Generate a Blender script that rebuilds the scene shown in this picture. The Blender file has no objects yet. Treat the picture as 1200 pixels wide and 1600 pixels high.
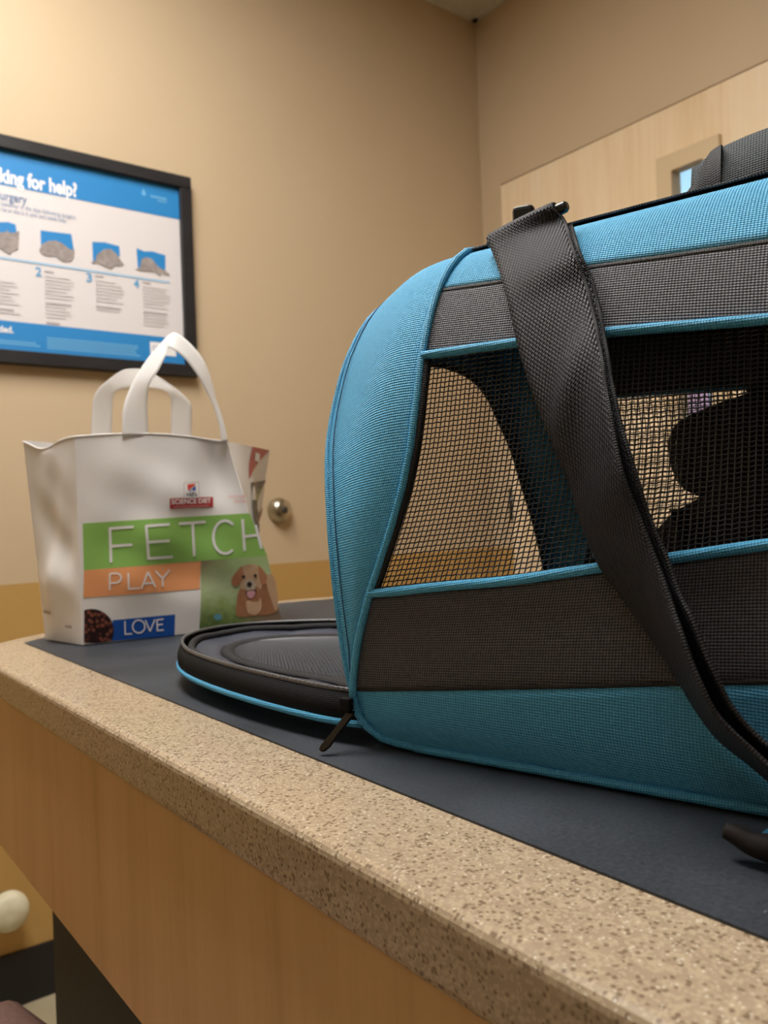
import bpy, bmesh, math, random
from mathutils import Vector, Matrix
random.seed(7)
C = bpy.context.scene.collection
PI = math.pi
sc = bpy.context.scene

# ------------------------------------------------------------------ camera
F = 1290.0                                   # focal length in pixels of a 1200 x 1600 picture
ROLL = math.atan(.0366)
YAW = math.radians(37.33)
fw = Vector((math.sin(YAW), math.cos(YAW), 0)); R0 = Vector((math.cos(YAW), -math.sin(YAW), 0)); U0 = Vector((0, 0, 1))
cx = math.cos(ROLL) * R0 - math.sin(ROLL) * U0
cy = math.sin(ROLL) * R0 + math.cos(ROLL) * U0
CAM = Vector((0, 0, 1.04))


def ray(px, py): return fw * F + cx * (px - 600) - cy * (py - 800)
def at(px, py, axis, val):
    d = ray(px, py); return CAM + d * ((val - CAM[axis]) / d[axis])
def at_plane(px, py, p0, n):
    d = ray(px, py); return CAM + d * ((Vector(p0) - CAM).dot(n) / d.dot(n))
def project(p):
    v = p - CAM; z = v.dot(fw); return 600 + F * v.dot(cx) / z, 800 - F * v.dot(cy) / z


cam_d = bpy.data.cameras.new('camera'); cam = bpy.data.objects.new('camera', cam_d); C.objects.link(cam)
cam_d.sensor_fit = 'HORIZONTAL'; cam_d.sensor_width = 36.0; cam_d.lens = F / 1200 * 36
cam_d.clip_start = .01
M3 = Matrix((cx, cy, -fw)).transposed()
cam.matrix_world = Matrix.Translation(CAM) @ M3.to_4x4()
cam_d.dof.use_dof = True; cam_d.dof.focus_distance = .45; cam_d.dof.aperture_fstop = 18
sc.camera = cam


# ------------------------------------------------------------------ materials
def lin(h):
    def f(v): return v / 12.92 if v <= .04045 else ((v + .055) / 1.055) ** 2.4
    return tuple(f(int(h[i:i + 2], 16) / 255) for i in (0, 2, 4)) + (1.0,)


class Mat:
    def __init__(s, name, color='808080', rough=.6, metal=0, spec=.5, **kw):
        s.m = bpy.data.materials.new(name); s.m.use_nodes = True
        s.nt = s.m.node_tree; s.b = s.nt.nodes['Principled BSDF']
        s.b.inputs['Base Color'].default_value = lin(color)
        s.b.inputs['Roughness'].default_value = rough
        s.b.inputs['Metallic'].default_value = metal
        s.b.inputs['Specular IOR Level'].default_value = spec
        for k, v in kw.items(): s.b.inputs[k].default_value = v
    def n(s, t, **kw):
        x = s.nt.nodes.new(t)
        for k, v in kw.items():
            if k[0] == '_': setattr(x, k[1:], v)
            else: x.inputs[k.replace('__', ' ')].default_value = v
        return x
    def l(s, a, b): s.nt.links.new(a, b)
    def ramp(s, fac, stops, interp='LINEAR'):
        r = s.n('ShaderNodeValToRGB'); r.color_ramp.interpolation = interp
        e = r.color_ramp.elements
        while len(e) < len(stops): e.new(.5)
        for i, (p, c) in enumerate(stops): e[i].position = p; e[i].color = lin(c)
        s.l(fac, r.inputs[0]); return r.outputs[0]
    def color(s, out): s.l(out, s.b.inputs['Base Color'])
    def bump(s, h, strength=.3, dist=.001):
        b = s.n('ShaderNodeBump'); b.inputs['Strength'].default_value = strength; b.inputs['Distance'].default_value = dist
        s.l(h, b.inputs['Height']); s.l(b.outputs[0], s.b.inputs['Normal'])
    def coord(s, kind='Object', scale=(1, 1, 1), rot=(0, 0, 0)):
        t = s.n('ShaderNodeTexCoord'); m = s.n('ShaderNodeMapping')
        m.inputs['Scale'].default_value = scale; m.inputs['Rotation'].default_value = rot
        s.l(t.outputs[kind], m.inputs[0]); return m.outputs[0]
    def noise(s, vec, scale, detail=3, rough=.5):
        t = s.n('ShaderNodeTexNoise'); t.inputs['Scale'].default_value = scale; t.inputs['Detail'].default_value = detail
        t.inputs['Roughness'].default_value = rough
        if vec is not None: s.l(vec, t.inputs['Vector'])
        return t.outputs['Fac']
    def math(s, op, a, b=None):
        t = s.n('ShaderNodeMath', _operation=op)
        for i, v in enumerate((a, b)):
            if v is None: continue
            if isinstance(v, (int, float)): t.inputs[i].default_value = v
            else: s.l(v, t.inputs[i])
        return t.outputs[0]
    def mix(s, fac, a, b):
        t = s.n('ShaderNodeMix', _data_type='RGBA')
        if isinstance(fac, (int, float)): t.inputs[0].default_value = fac
        else: s.l(fac, t.inputs[0])
        for i, v in ((6, a), (7, b)):
            if isinstance(v, str): t.inputs[i].default_value = lin(v)
            else: s.l(v, t.inputs[i])
        return t.outputs[2]


def weave(name, dark, light, pitch=.0013, rough=.6, twill=False, bump=.6, spec=.35, sheen=0):
    """Coarse woven cloth from UV coordinates in metres."""
    m = Mat(name, light, rough, spec=spec)
    v = m.coord('UV'); sp = m.n('ShaderNodeSeparateXYZ'); m.l(v, sp.inputs[0])
    k = 2 * PI / pitch
    x = m.math('MULTIPLY', sp.outputs[0], k); y = m.math('MULTIPLY', sp.outputs[1], k)
    if twill:
        a = m.math('SINE', m.math('ADD', m.math('MULTIPLY', x, .42), y))
        b = m.math('SINE', x)
        h = m.math('ADD', m.math('MULTIPLY', a, .38), m.math('ADD', m.math('MULTIPLY', m.math('MULTIPLY', a, b), .25), .5))
    else:
        h0 = m.math('MULTIPLY', m.math('SINE', m.math('ADD', x, y)), m.math('SINE', m.math('SUBTRACT', m.math('MULTIPLY', x, .9), y)))
        h = m.math('ADD', m.math('MULTIPLY', h0, .5), .5)
    n = m.noise(v, 300, 2)
    h2 = m.math('ADD', m.math('MULTIPLY', h, .85), m.math('MULTIPLY', n, .3))
    m.color(m.ramp(h2, [(.15, dark), (.95, light)]))
    m.bump(h, bump, pitch * .35)
    if sheen: m.b.inputs['Sheen Weight'].default_value = sheen
    return m.m


def plain(name, color, rough=.6, metal=0, spec=.5, **kw): return Mat(name, color, rough, metal, spec, **kw).m


def mottled(name, c1, c2, scale, rough=.7, bump=0, spec=.3, detail=4):
    m = Mat(name, c1, rough, spec=spec); v = m.coord('Object'); n = m.noise(v, scale, detail)
    m.color(m.ramp(n, [(.3, c1), (.7, c2)]))
    if bump: m.bump(n, bump, .001)
    return m.m


M = {}
M['wall'] = mottled('tan_wall_paint', 'cdb798', 'cab494', 3, .55, .0, .3)
M['wall_low'] = mottled('ochre_wall_paint', 'c09a5c', 'bc9658', 3, .5, .0, .3)
M['ceiling'] = mottled('ceiling_white', 'd6d2c6', 'cfcabd', 60, .9, .1)
M['black_base'] = plain('black_vinyl', '17161a', .45)
M['floor'] = mottled('beige_vinyl_floor', 'b3a88c', 'a4987c', 9, .4)


def wood(name, c1, c2, c3, streak=26, stretch=.06, knots=False, rough=.45, axis=2):
    m = Mat(name, c1, rough, spec=.35)
    s = [1, 1, 1]; s[axis] = stretch
    v = m.coord('Object', tuple(s))
    n1 = m.noise(v, streak, 5, .6); n2 = m.noise(v, streak * 7, 3, .6)
    if knots:
        v2 = m.coord('Object', (1, 1, .35)); n3 = m.noise(v2, 5, 2); n1 = m.math('ADD', m.math('MULTIPLY', n1, .75), m.math('MULTIPLY', n3, .25))
    f = m.math('ADD', m.math('MULTIPLY', n1, .72), m.math('MULTIPLY', n2, .28))
    m.color(m.ramp(f, [(.32, c3), (.5, c2), (.66, c1)]))
    m.bump(n2, .05, .0005)
    return m.m


M['door_wood'] = wood('pale_maple_door', 'f8e6c8', 'f2dab6', 'e4c498', 9, .07, True, .4)
M['apron_wood'] = wood('maple_laminate', 'd8b27e', 'd2ab77', 'c69e69', 26, .05, False, .45)
M['frame_wood'] = plain('maple_lite_frame', 'd8c09a', .45)


def speckle():
    m = Mat('speckled_solid_surface', 'b9a385', .22, spec=.5)
    v = m.coord('Object')
    def cells(scale, lo, hi):
        t = m.n('ShaderNodeTexVoronoi', _feature='F1'); t.inputs['Scale'].default_value = scale; m.l(v, t.inputs['Vector'])
        s = m.n('ShaderNodeSeparateColor'); m.l(t.outputs['Color'], s.inputs[0]); return s, t.outputs['Distance']
    s1, d1 = cells(540, 0, 1)
    s2, d2 = cells(760, 0, 1)
    base = m.ramp(m.noise(v, 90, 3), [(.3, 'a08d75'), (.7, 'ac9980')])
    base = m.mix(m.math('MULTIPLY', m.math('GREATER_THAN', s2.outputs[1], .62), .6), base, 'c0ad90')
    dark = m.math('MULTIPLY', m.math('GREATER_THAN', s1.outputs[0], .80), m.math('LESS_THAN', d1, .55))
    base = m.mix(m.math('MULTIPLY', dark, .7), base, '66513d')
    wht = m.math('MULTIPLY', m.math('GREATER_THAN', s2.outputs[0], .92), m.math('LESS_THAN', d2, .42))
    base = m.mix(m.math('MULTIPLY', wht, .6), base, 'e2d8c6')
    m.color(base); return m.m


M['speckle'] = speckle()


def rubber():
    m = Mat('charcoal_rubber', '34383f', .5, spec=.35)
    v = m.coord('Object'); n = m.noise(v, 420, 4, .7); n2 = m.noise(v, 14, 4)
    f = m.math('ADD', m.math('MULTIPLY', n, .6), m.math('MULTIPLY', n2, .4))
    c = m.ramp(f, [(.36, '1f2227'), (.66, '3f444c')])
    # pale scuffs
    t = m.n('ShaderNodeTexVoronoi', _feature='F1'); t.inputs['Scale'].default_value = 26; m.l(m.coord('Object', (1, 3.2, 1), (0, 0, .6)), t.inputs['Vector'])
    spk = m.math('LESS_THAN', t.outputs['Distance'], .035)
    c = m.mix(m.math('MULTIPLY', spk, .35), c, '8b8f96')
    m.color(c); m.bump(n, .25, .0004); return m.m


M['rubber'] = rubber()
M['pedestal'] = mottled('dark_laminate', '2c2a26', '35322c', 120, .6)
M['teal'] = weave('teal_polyester', '2b8abc', '6cc8f6', .0030, .55, bump=.8)
M['teal_piping'] = weave('teal_piping_cord', '2580b0', '66c2f0', .0026, .5, bump=.6)
M['grey'] = weave('charcoal_polyester', '17181b', '73737a', .0030, .6, bump=.9)
M['lining'] = weave('black_lining', '0b0b0c', '1a1a1c', .003, .7, bump=.3)
M['web'] = weave('black_webbing', '040405', '3c3c44', .0021, .5, twill=True, bump=1.0, spec=.25)
M['binding'] = weave('black_binding', '08080a', '2b2b2f', .0026, .7, bump=.5)
M['handle'] = weave('slate_handle_fabric', '1a2024', '434c51', .0028, .7, bump=.5)
M['net'] = plain('black_mesh_yarn', '151517', .3, spec=.9)
M['seam'] = weave('seam_tape', '141414', '3a3837', .0022, .7, bump=.6)
M['stitch'] = plain('dark_thread', '26547a', .7)
M['zip_tape'] = weave('black_zip_tape', '070708', '1b1b1d', .0024, .7, bump=.5, spec=.12)
M['zip_coil'] = Mat('nylon_zip_coil', '4c4c4f', .3, spec=.8).m
M['zip_metal'] = plain('gunmetal', '5a595a', .2, 1.0)
M['plastic'] = plain('black_plastic', '141315', .28, spec=.6)
M['brown_plastic'] = plain('dark_brown_plastic', '221d1b', .7, spec=.25)
M['frame_black'] = wood('black_frame', '2d2b2c', '262425', '1f1d1e', 40, .2, False, .5, 0)
M['paper'] = plain('poster_paper', 'e0dadb', .5)
M['blue'] = plain('poster_blue', '2886ca', .5)
M['paleblue'] = plain('poster_pale_blue', '9fc6e4', .5)
M['midblue'] = plain('poster_numeral_blue', '5fa6d8', .5)
M['ink_blue'] = plain('poster_ink_blue', '7d93b4', .5)
M['ink_grey'] = plain('poster_ink_grey', 'cdc6c6', .6)
M['ink_grey2'] = plain('poster_ink_dark_grey', 'b4adad', .6)
M['white'] = plain('white_ink', 'f4f2f2', .5)
M['foot_ink'] = plain('pale_foot_ink', '6fb4e4', .5)
M['cat_print'] = mottled('grey_cat_print', '8d8380', 'aaa09c', 90, .6)
M['steel'] = plain('satin_nickel', 'b8b2a0', .28, 1.0)
M['dark_rubber'] = plain('dark_bumper_rubber', '3a362c', .6)
M['cream'] = mottled('cream_rubber', 'd8d0b0', 'e6dfc6', 40, .5)
M['mauve'] = mottled('mauve_upholstery', '7c6058', '876a62', 200, .8, .2)
M['poly'] = None


def polybag(name, color, rough=.3):
    m = Mat(name, color, rough, spec=.45)
    v = m.coord('Object'); n = m.noise(v, 34, 4, .5)
    m.bump(n, .10, .0025)
    m.b.inputs['Subsurface Weight'].default_value = 0
    return m


M['poly'] = polybag('white_polythene', 'f3f0ee').m
mm = polybag('white_polythene_handle', 'fbfbfb', .35)
tr = mm.n('ShaderNodeBsdfTranslucent'); tr.inputs[0].default_value = lin('fdfcfb')
mx = mm.n('ShaderNodeMixShader'); mx.inputs[0].default_value = .45
mm.l(mm.b.outputs[0], mx.inputs[1]); mm.l(tr.outputs[0], mx.inputs[2])
mm.l(mx.outputs[0], [n for n in mm.nt.nodes if n.type == 'OUTPUT_MATERIAL'][0].inputs[0])
M['poly_handle'] = mm.m
for k, c in dict(green='95c767', orange='f6aa74', navy='1f57b0', red='b53a3c', redtxt='e59590', black='2a2626', puppy='b98560', puppy_light='dcbd9c', puppy_ear='c98e6c',
                 tongue='d9a0a8', nose='3a2a2c', iconred='e2503e', iconblue='2c62b4', ball='6aa9c0', pale='d8cbb8', dog_brown='a9705c', outline='b9a9a4').items():
    mm = polybag('print_' + k, c, .32)
    if k in ('puppy', 'puppy_light', 'puppy_ear', 'pale'):
        vv = mm.coord('Object', (1, 1, .6)); nn = mm.noise(vv, 170, 5, .65); mm.color(mm.mix(nn, c, dict(puppy='8d5c3e', puppy_light='b98d68', puppy_ear='a86f4e', pale='b09a80')[k]))
    M['p_' + k] = mm.m
mm = polybag('print_grass', '8fae6c', .32)
v = mm.coord('UV'); sp = mm.n('ShaderNodeSeparateXYZ'); mm.l(v, sp.inputs[0])
g = mm.ramp(mm.math('ADD', sp.outputs[1], mm.math('MULTIPLY', mm.math('SUBTRACT', mm.noise(v, 9, 5, .6), .5), .55)), [(.05, '62793f'), (.3, '98ad6e'), (.6, 'bccca0'), (.95, 'acc48a')])
gx = mm.math('MULTIPLY', mm.math('MULTIPLY', mm.math('SUBTRACT', 1.0, mm.math('MULTIPLY', sp.outputs[0], 2.2)), mm.math('SUBTRACT', mm.math('MULTIPLY', sp.outputs[1], 2.6), 1.6)), 1.0)
gx2 = mm.n('ShaderNodeClamp'); mm.l(gx, gx2.inputs[0])
mm.color(mm.mix(gx2.outputs[0], g, '8a7560')); M['p_grass'] = mm.m
mm = polybag('print_kibble', '5a3026', .32)
v = mm.coord('UV'); t = mm.n('ShaderNodeTexVoronoi', _feature='F1'); t.inputs['Scale'].default_value = 9; mm.l(v, t.inputs['Vector'])
mm.color(mm.ramp(t.outputs['Distance'], [(.1, '96594a'), (.35, '7a4436'), (.55, '2a1614')])); M['p_kibble'] = mm.m
mm = polybag('print_park', '8a9a62', .32)
v = mm.coord('UV'); sp = mm.n('ShaderNodeSeparateXYZ'); mm.l(v, sp.inputs[0])
mm.color(mm.ramp(mm.math('ADD', sp.outputs[1], mm.math('MULTIPLY', mm.math('SUBTRACT', mm.noise(v, 8, 4), .5), .3)), [(.1, '5f5a44'), (.35, '9c9c74'), (.7, '9aaa68'), (.85, '4a4640')])); M['p_park'] = mm.m
mm = Mat('dark_brown_fur', '2a1e1a', .75, spec=.2); v = mm.coord('Object', (1, 1, 1)); n = mm.noise(v, 160, 5, .7)
mm.color(mm.ramp(n, [(.3, '1c1412'), (.7, '3c2b24')])); mm.bump(n, .8, .004); M['fur'] = mm.m
M['eye'] = plain('amber_eye', '4f4018', .1)
M['notice_pink'] = plain('notice_pink', 'e3b9d6', .6)
M['notice_blue'] = plain('notice_pale_blue', 'b7d8e0', .6)
M['corridor'] = plain('pale_blue_corridor_paint', 'b4dcf2', .7)
mm = Mat('clear_pane', 'f4f8ff', .08); mm.b.inputs['Transmission Weight'].default_value = 1.0; mm.b.inputs['IOR'].default_value = 1.02; M['glass'] = mm.m
mm = Mat('light_diffuser', 'fff6e6', .5); mm.b.inputs['Emission Color'].default_value = (1, .965, .915, 1); mm.b.inputs['Emission Strength'].default_value = 22; M['lamp'] = mm.m
mm = Mat('fill_light_diffuser', 'fff6e6', .5); mm.b.inputs['Emission Color'].default_value = (1, .965, .915, 1); mm.b.inputs['Emission Strength'].default_value = 3; M['lamp_fill'] = mm.m
mm = Mat('corridor_light', 'ffffff', .5); mm.b.inputs['Emission Color'].default_value = (.9, .97, 1, 1); mm.b.inputs['Emission Strength'].default_value = 9; M['lamp2'] = mm.m


# ------------------------------------------------------------------ mesh helpers
def link(name, me, parent=None, mats=(), smooth=False):
    o = bpy.data.objects.new(name, me); C.objects.link(o)
    for m in mats: me.materials.append(m)
    if parent is not None: o.parent = parent
    if smooth:
        me.polygons.foreach_set('use_smooth', [True] * len(me.polygons))
    return o


def obj(name, bm, mat, parent=None, smooth=False):
    me = bpy.data.meshes.new(name); bm.to_mesh(me); bm.free()
    return link(name, me, parent, [mat], smooth)


def empty(name, loc=(0, 0, 0), rz=0):
    o = bpy.data.objects.new(name, None); C.objects.link(o); o.location = loc; o.rotation_euler = (0, 0, rz); o.empty_display_size = .05; return o


def tag(o, label=None, cat=None, group=None, kind=None):
    for k, v in (('label', label), ('category', cat), ('group', group), ('kind', kind)):
        if v: o[k] = v
    return o


def struct(o): o['kind'] = 'structure'; return o


def box(bm, x0, x1, y0, y1, z0, z1, bev=0, seg=2):
    r = bmesh.ops.create_cube(bm, size=1)
    vs = r['verts']
    for v in vs: v.co = Vector(((x0 + x1) / 2 + v.co.x * (x1 - x0), (y0 + y1) / 2 + v.co.y * (y1 - y0), (z0 + z1) / 2 + v.co.z * (z1 - z0)))
    if bev:
        es = list({e for v in vs for e in v.link_edges})
        bmesh.ops.bevel(bm, geom=es, offset=bev, segments=seg, affect='EDGES', profile=.5)


def boxo(name, mat, parent, *d, bev=0, seg=2):
    bm = bmesh.new(); box(bm, *d, bev=bev, seg=seg); return obj(name, bm, mat, parent, False)


def grid(name, pts, mat, parent=None, uv=None, smooth=True, close_u=False, solid=0, liner=None, out=None):
    """pts: rows of points. uv: rows of (u, v). out: a centre the normals point away from."""
    nu, nv = len(pts), len(pts[0]); bm = bmesh.new(); ul = bm.loops.layers.uv.new('UVMap')
    vs = [[bm.verts.new(p) for p in row] for row in pts]
    for i in range(nu if close_u else nu - 1):
        for j in range(nv - 1):
            i2 = (i + 1) % nu
            q = (vs[i][j], vs[i2][j], vs[i2][j + 1], vs[i][j + 1])
            try: f = bm.faces.new(q)
            except ValueError: continue
            if uv:
                for lp, (a, b) in zip(f.loops, ((i, j), (i + 1 if not close_u else i + 1, j), (i + 1, j + 1), (i, j + 1))):
                    lp[ul].uv = uv[a][b] if a < len(uv) else uv[-1][b]
    if out is not None:
        bm.normal_update(); s = sum((f.normal.dot(f.calc_center_median() - Vector(out)) * f.calc_area() for f in bm.faces))
        if s < 0: bmesh.ops.reverse_faces(bm, faces=bm.faces[:])
    bm.normal_update()
    o = obj(name, bm, mat, parent, smooth)
    if liner: o.data.materials.append(liner)
    if solid:
        md = o.modifiers.new('cloth thickness', 'SOLIDIFY'); md.thickness = solid; md.offset = -1
        if liner: md.material_offset = 1; md.material_offset_rim = 0
    return o


def meter_uv(pts):
    """Arc-length coordinates in metres for a grid of points."""
    out = []
    for i, row in enumerate(pts):
        r = []; d = 0
        for j, p in enumerate(row):
            if j: d += (Vector(p) - Vector(row[j - 1])).length
            r.append(d)
        out.append(r)
    nv = len(pts[0]); acc = [0]
    m = nv // 2
    for i in range(1, len(pts)): acc.append(acc[-1] + (Vector(pts[i][m]) - Vector(pts[i - 1][m])).length)
    return [[(acc[i], out[i][j]) for j in range(nv)] for i in range(len(pts))]


def resample(pts, n, closed=False):
    P = [Vector(p) for p in pts]
    if closed: P.append(P[0])
    L = [0]
    for a, b in zip(P, P[1:]): L.append(L[-1] + (b - a).length)
    out = []; k = 0
    for i in range(n):
        t = L[-1] * i / (n if closed else n - 1)
        while k < len(P) - 2 and L[k + 1] < t: k += 1
        q = (t - L[k]) / max(L[k + 1] - L[k], 1e-9)
        out.append(P[k].lerp(P[k + 1], min(max(q, 0), 1)))
    return out


def smooth_curve(pts, n, closed=False):
    """Catmull-Rom through the points, n samples evenly spaced."""
    P = [Vector(p) for p in pts]; m = len(P); out = []
    for i in range(m if closed else m - 1):
        if closed: a, b, c, d = P[i - 1], P[i], P[(i + 1) % m], P[(i + 2) % m]
        else: a, b, c, d = P[max(i - 1, 0)], P[i], P[i + 1], P[min(i + 2, m - 1)]
        for k in range(12):
            t = k / 12
            out.append(.5 * ((2 * b) + (c - a) * t + (2 * a - 5 * b + 4 * c - d) * t * t + (3 * b - a - 3 * c + d) * t ** 3))
    if not closed: out.append(P[-1])
    return resample(out, n, closed)


def tube_bm(bm, pts, r, seg=8, closed=False, cap=True, uvl=None):
    P = [Vector(p) for p in pts]; n = len(P)
    rs = r if isinstance(r, (list, tuple)) else [r] * n
    T = []
    for i in range(n):
        a = P[i - 1] if (i or closed) else P[0]; b = P[(i + 1) % n] if (i < n - 1 or closed) else P[-1]
        T.append((b - a).normalized())
    up = Vector((0, 0, 1)) if abs(T[0].z) < .9 else Vector((1, 0, 0))
    N = (up - T[0] * up.dot(T[0])).normalized(); rings = []; L = 0
    for i in range(n):
        N = (N - T[i] * N.dot(T[i])).normalized(); B = T[i].cross(N)
        rings.append([bm.verts.new(P[i] + (N * math.cos(2 * PI * k / seg) + B * math.sin(2 * PI * k / seg)) * rs[i]) for k in range(seg)])
    for i in range(n if closed else n - 1):
        A, Bv = rings[i], rings[(i + 1) % n]
        ln = (P[(i + 1) % n] - P[i]).length
        for k in range(seg):
            f = bm.faces.new((A[k], A[(k + 1) % seg], Bv[(k + 1) % seg], Bv[k])); f.smooth = True
            if uvl:
                c = 2 * PI * rs[i] / seg
                for lp, q in zip(f.loops, ((L, k * c), (L, (k + 1) * c), (L + ln, (k + 1) * c), (L + ln, k * c))): lp[uvl].uv = q
        L += ln
    if cap and not closed:
        bm.faces.new(rings[0][::-1]); bm.faces.new(rings[-1])


def tube(name, pts, r, mat, parent=None, seg=8, closed=False):
    bm = bmesh.new(); ul = bm.loops.layers.uv.new('UVMap'); tube_bm(bm, pts, r, seg, closed, True, ul)
    bmesh.ops.recalc_face_normals(bm, faces=bm.faces[:])
    return obj(name, bm, mat, parent, False)


def lathe(name, prof, mat, parent=None, seg=40, axis='Z', loc=(0, 0, 0)):
    bm = bmesh.new(); rings = []
    for r, z in prof:
        rings.append([bm.verts.new((r * math.cos(2 * PI * k / seg), r * math.sin(2 * PI * k / seg), z)) for k in range(seg)])
    for a, b in zip(rings, rings[1:]):
        for k in range(seg): bm.faces.new((a[k], a[(k + 1) % seg], b[(k + 1) % seg], b[k])).smooth = True
    bm.faces.new(rings[0][::-1]); bm.faces.new(rings[-1])
    if axis == '-Y': bmesh.ops.rotate(bm, verts=bm.verts[:], cent=(0, 0, 0), matrix=Matrix.Rotation(PI / 2, 3, 'X'))
    bmesh.ops.translate(bm, verts=bm.verts[:], vec=loc)
    bmesh.ops.recalc_face_normals(bm, faces=bm.faces[:])
    return obj(name, bm, mat, parent)


def text_mesh(s, bold=0.0):
    """A flat text mesh: (vertices in x, y; faces; width; height of its tallest letter)."""
    cu = bpy.data.curves.new('tmp', 'FONT'); cu.body = s; cu.size = 1; cu.offset = bold; cu.resolution_u = 6
    o = bpy.data.objects.new('tmp', cu); C.objects.link(o)
    dg = bpy.context.evaluated_depsgraph_get(); me = bpy.data.meshes.new_from_object(o.evaluated_get(dg))
    vs = [v.co.copy() for v in me.vertices]; fs = [tuple(p.vertices) for p in me.polygons]
    bpy.data.objects.remove(o); bpy.data.curves.remove(cu); bpy.data.meshes.remove(me)
    return vs, fs


def add_text(bm, s, fn, x0, x1, y0, y1, bold=0.0, cap=None):
    """Lay text into the rectangle of fn's (u, v) space; y0 baseline, y1 top of the tallest letter."""
    vs, fs = text_mesh(s, bold)
    a = min(v.x for v in vs); b = max(v.x for v in vs); t = max(v.y for v in vs)
    bv = [bm.verts.new(fn(x0 + (v.x - a) / (b - a) * (x1 - x0), y0 + v.y / t * (y1 - y0))) for v in vs]
    for f in fs:
        try: bm.faces.new([bv[i] for i in f])
        except ValueError: pass


# ------------------------------------------------------------------ room
WX, WY, HZ = 1.92, 1.93, 2.63
XL, YF = -2.5, -2.4


def quad_wall(name, spans, mats):
    """spans: list of (corner points, material index)"""
    bm = bmesh.new()
    for pts, mi in spans:
        f = bm.faces.new([bm.verts.new(p) for p in pts]); f.material_index = mi
    bmesh.ops.remove_doubles(bm, verts=bm.verts[:], dist=1e-5)
    o = obj(name, bm, mats[0]); [o.data.materials.append(m) for m in mats[1:]]
    md = o.modifiers.new('thickness', 'SOLIDIFY'); md.thickness = .1; md.offset = 1
    return struct(o)


ZB = .912
two = [M['wall'], M['wall_low']]
quad_wall('wall_back', [(((XL, WY, 0), (WX, WY, 0), (WX, WY, ZB), (XL, WY, ZB))[::1], 1), (((XL, WY, ZB), (WX, WY, ZB), (WX, WY, HZ), (XL, WY, HZ)), 0)], two).modifiers[0].offset = -1
DY0, DY1, DZ = .90, 1.842, 2.068
quad_wall('wall_right', [
    (((WX, YF, 0), (WX, DY0, 0), (WX, DY0, ZB), (WX, YF, ZB)), 1), (((WX, YF, ZB), (WX, DY0, ZB), (WX, DY0, DZ), (WX, YF, DZ)), 0),
    (((WX, DY1, 0), (WX, WY, 0), (WX, WY, ZB), (WX, DY1, ZB)), 1), (((WX, DY1, ZB), (WX, WY, ZB), (WX, WY, DZ), (WX, DY1, DZ)), 0),
    (((WX, YF, DZ), (WX, DY0, DZ), (WX, DY1, DZ), (WX, WY, DZ), (WX, WY, HZ), (WX, YF, HZ)), 0)], two)
quad_wall('wall_left', [(((XL, YF, 0), (XL, WY, 0), (XL, WY, ZB), (XL, YF, ZB)), 1), (((XL, YF, ZB), (XL, WY, ZB), (XL, WY, HZ), (XL, YF, HZ)), 0)], two).modifiers[0].offset = -1
quad_wall('wall_front', [(((XL, YF, 0), (WX, YF, 0), (WX, YF, ZB), (XL, YF, ZB)), 1), (((XL, YF, ZB), (WX, YF, ZB), (WX, YF, HZ), (XL, YF, HZ)), 0)], two)
for nm, z, m in (('floor', 0, 'floor'), ('ceiling', HZ, 'ceiling')):
    bm = bmesh.new(); box(bm, XL - .1, WX + .1, YF - .1, WY + .1, z - (.1 if z == 0 else 0), z + (.1 if z else 0)); struct(obj(nm, bm, M[m]))
struct(boxo('baseboard_back', M['black_base'], None, XL, WX, WY - .008, WY, 0, .116))
struct(boxo('baseboard_right', M['black_base'], None, WX - .008, WX, YF, DY0, 0, .116))
bm = bmesh.new(); box(bm, XL, WX, WY - .022, WY, HZ - .004, HZ); struct(obj('trim_1', bm, M['ceiling']))
bm = bmesh.new(); box(bm, WX - .022, WX, YF, WY, HZ - .004, HZ); struct(obj('trim_2', bm, M['ceiling']))

# door with a vision pane
LY0, LY1, LZ0, LZ1 = 1.126, 1.231, 1.215, 1.90          # clear opening of the pane
door = struct(empty('door_1', (WX, DY1, 0)))
def dloc(o): o.location = (-WX, -DY1, 0); return o
bm = bmesh.new()
for d in ((DY0 + .004, LY0, .01, DZ - .006), (LY1, DY1 - .004, .01, DZ - .006), (LY0, LY1, .01, LZ0), (LY0, LY1, LZ1, DZ - .006)):
    box(bm, WX - .004, WX + .036, d[0], d[1], d[2], d[3])
dloc(obj('leaf', bm, M['door_wood'], door))
bm = bmesh.new(); w_ = .036
for d in ((LY0 - w_, LY0 + .008, LZ0 - w_, LZ1 + w_), (LY1 - .008, LY1 + w_, LZ0 - w_, LZ1 + w_), (LY0 + .008, LY1 - .008, LZ0 - w_, LZ0 + .008), (LY0 + .008, LY1 - .008, LZ1 - .008, LZ1 + w_)):
    box(bm, WX - .018, WX + .012, d[0], d[1], d[2], d[3])
dloc(obj('pane_frame', bm, M['frame_wood'], door))
dloc(boxo('pane', M['glass'], door, WX + .010, WX + .016, LY0, LY1, LZ0, LZ1))
for z in (.30, 1.05, 1.82):
    h = tube('hinge', [(WX - .009, DY1 - .002, z - .05), (WX - .009, DY1 - .002, z + .05)], .0065, M['zip_metal'], door, 12); dloc(h)
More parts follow.
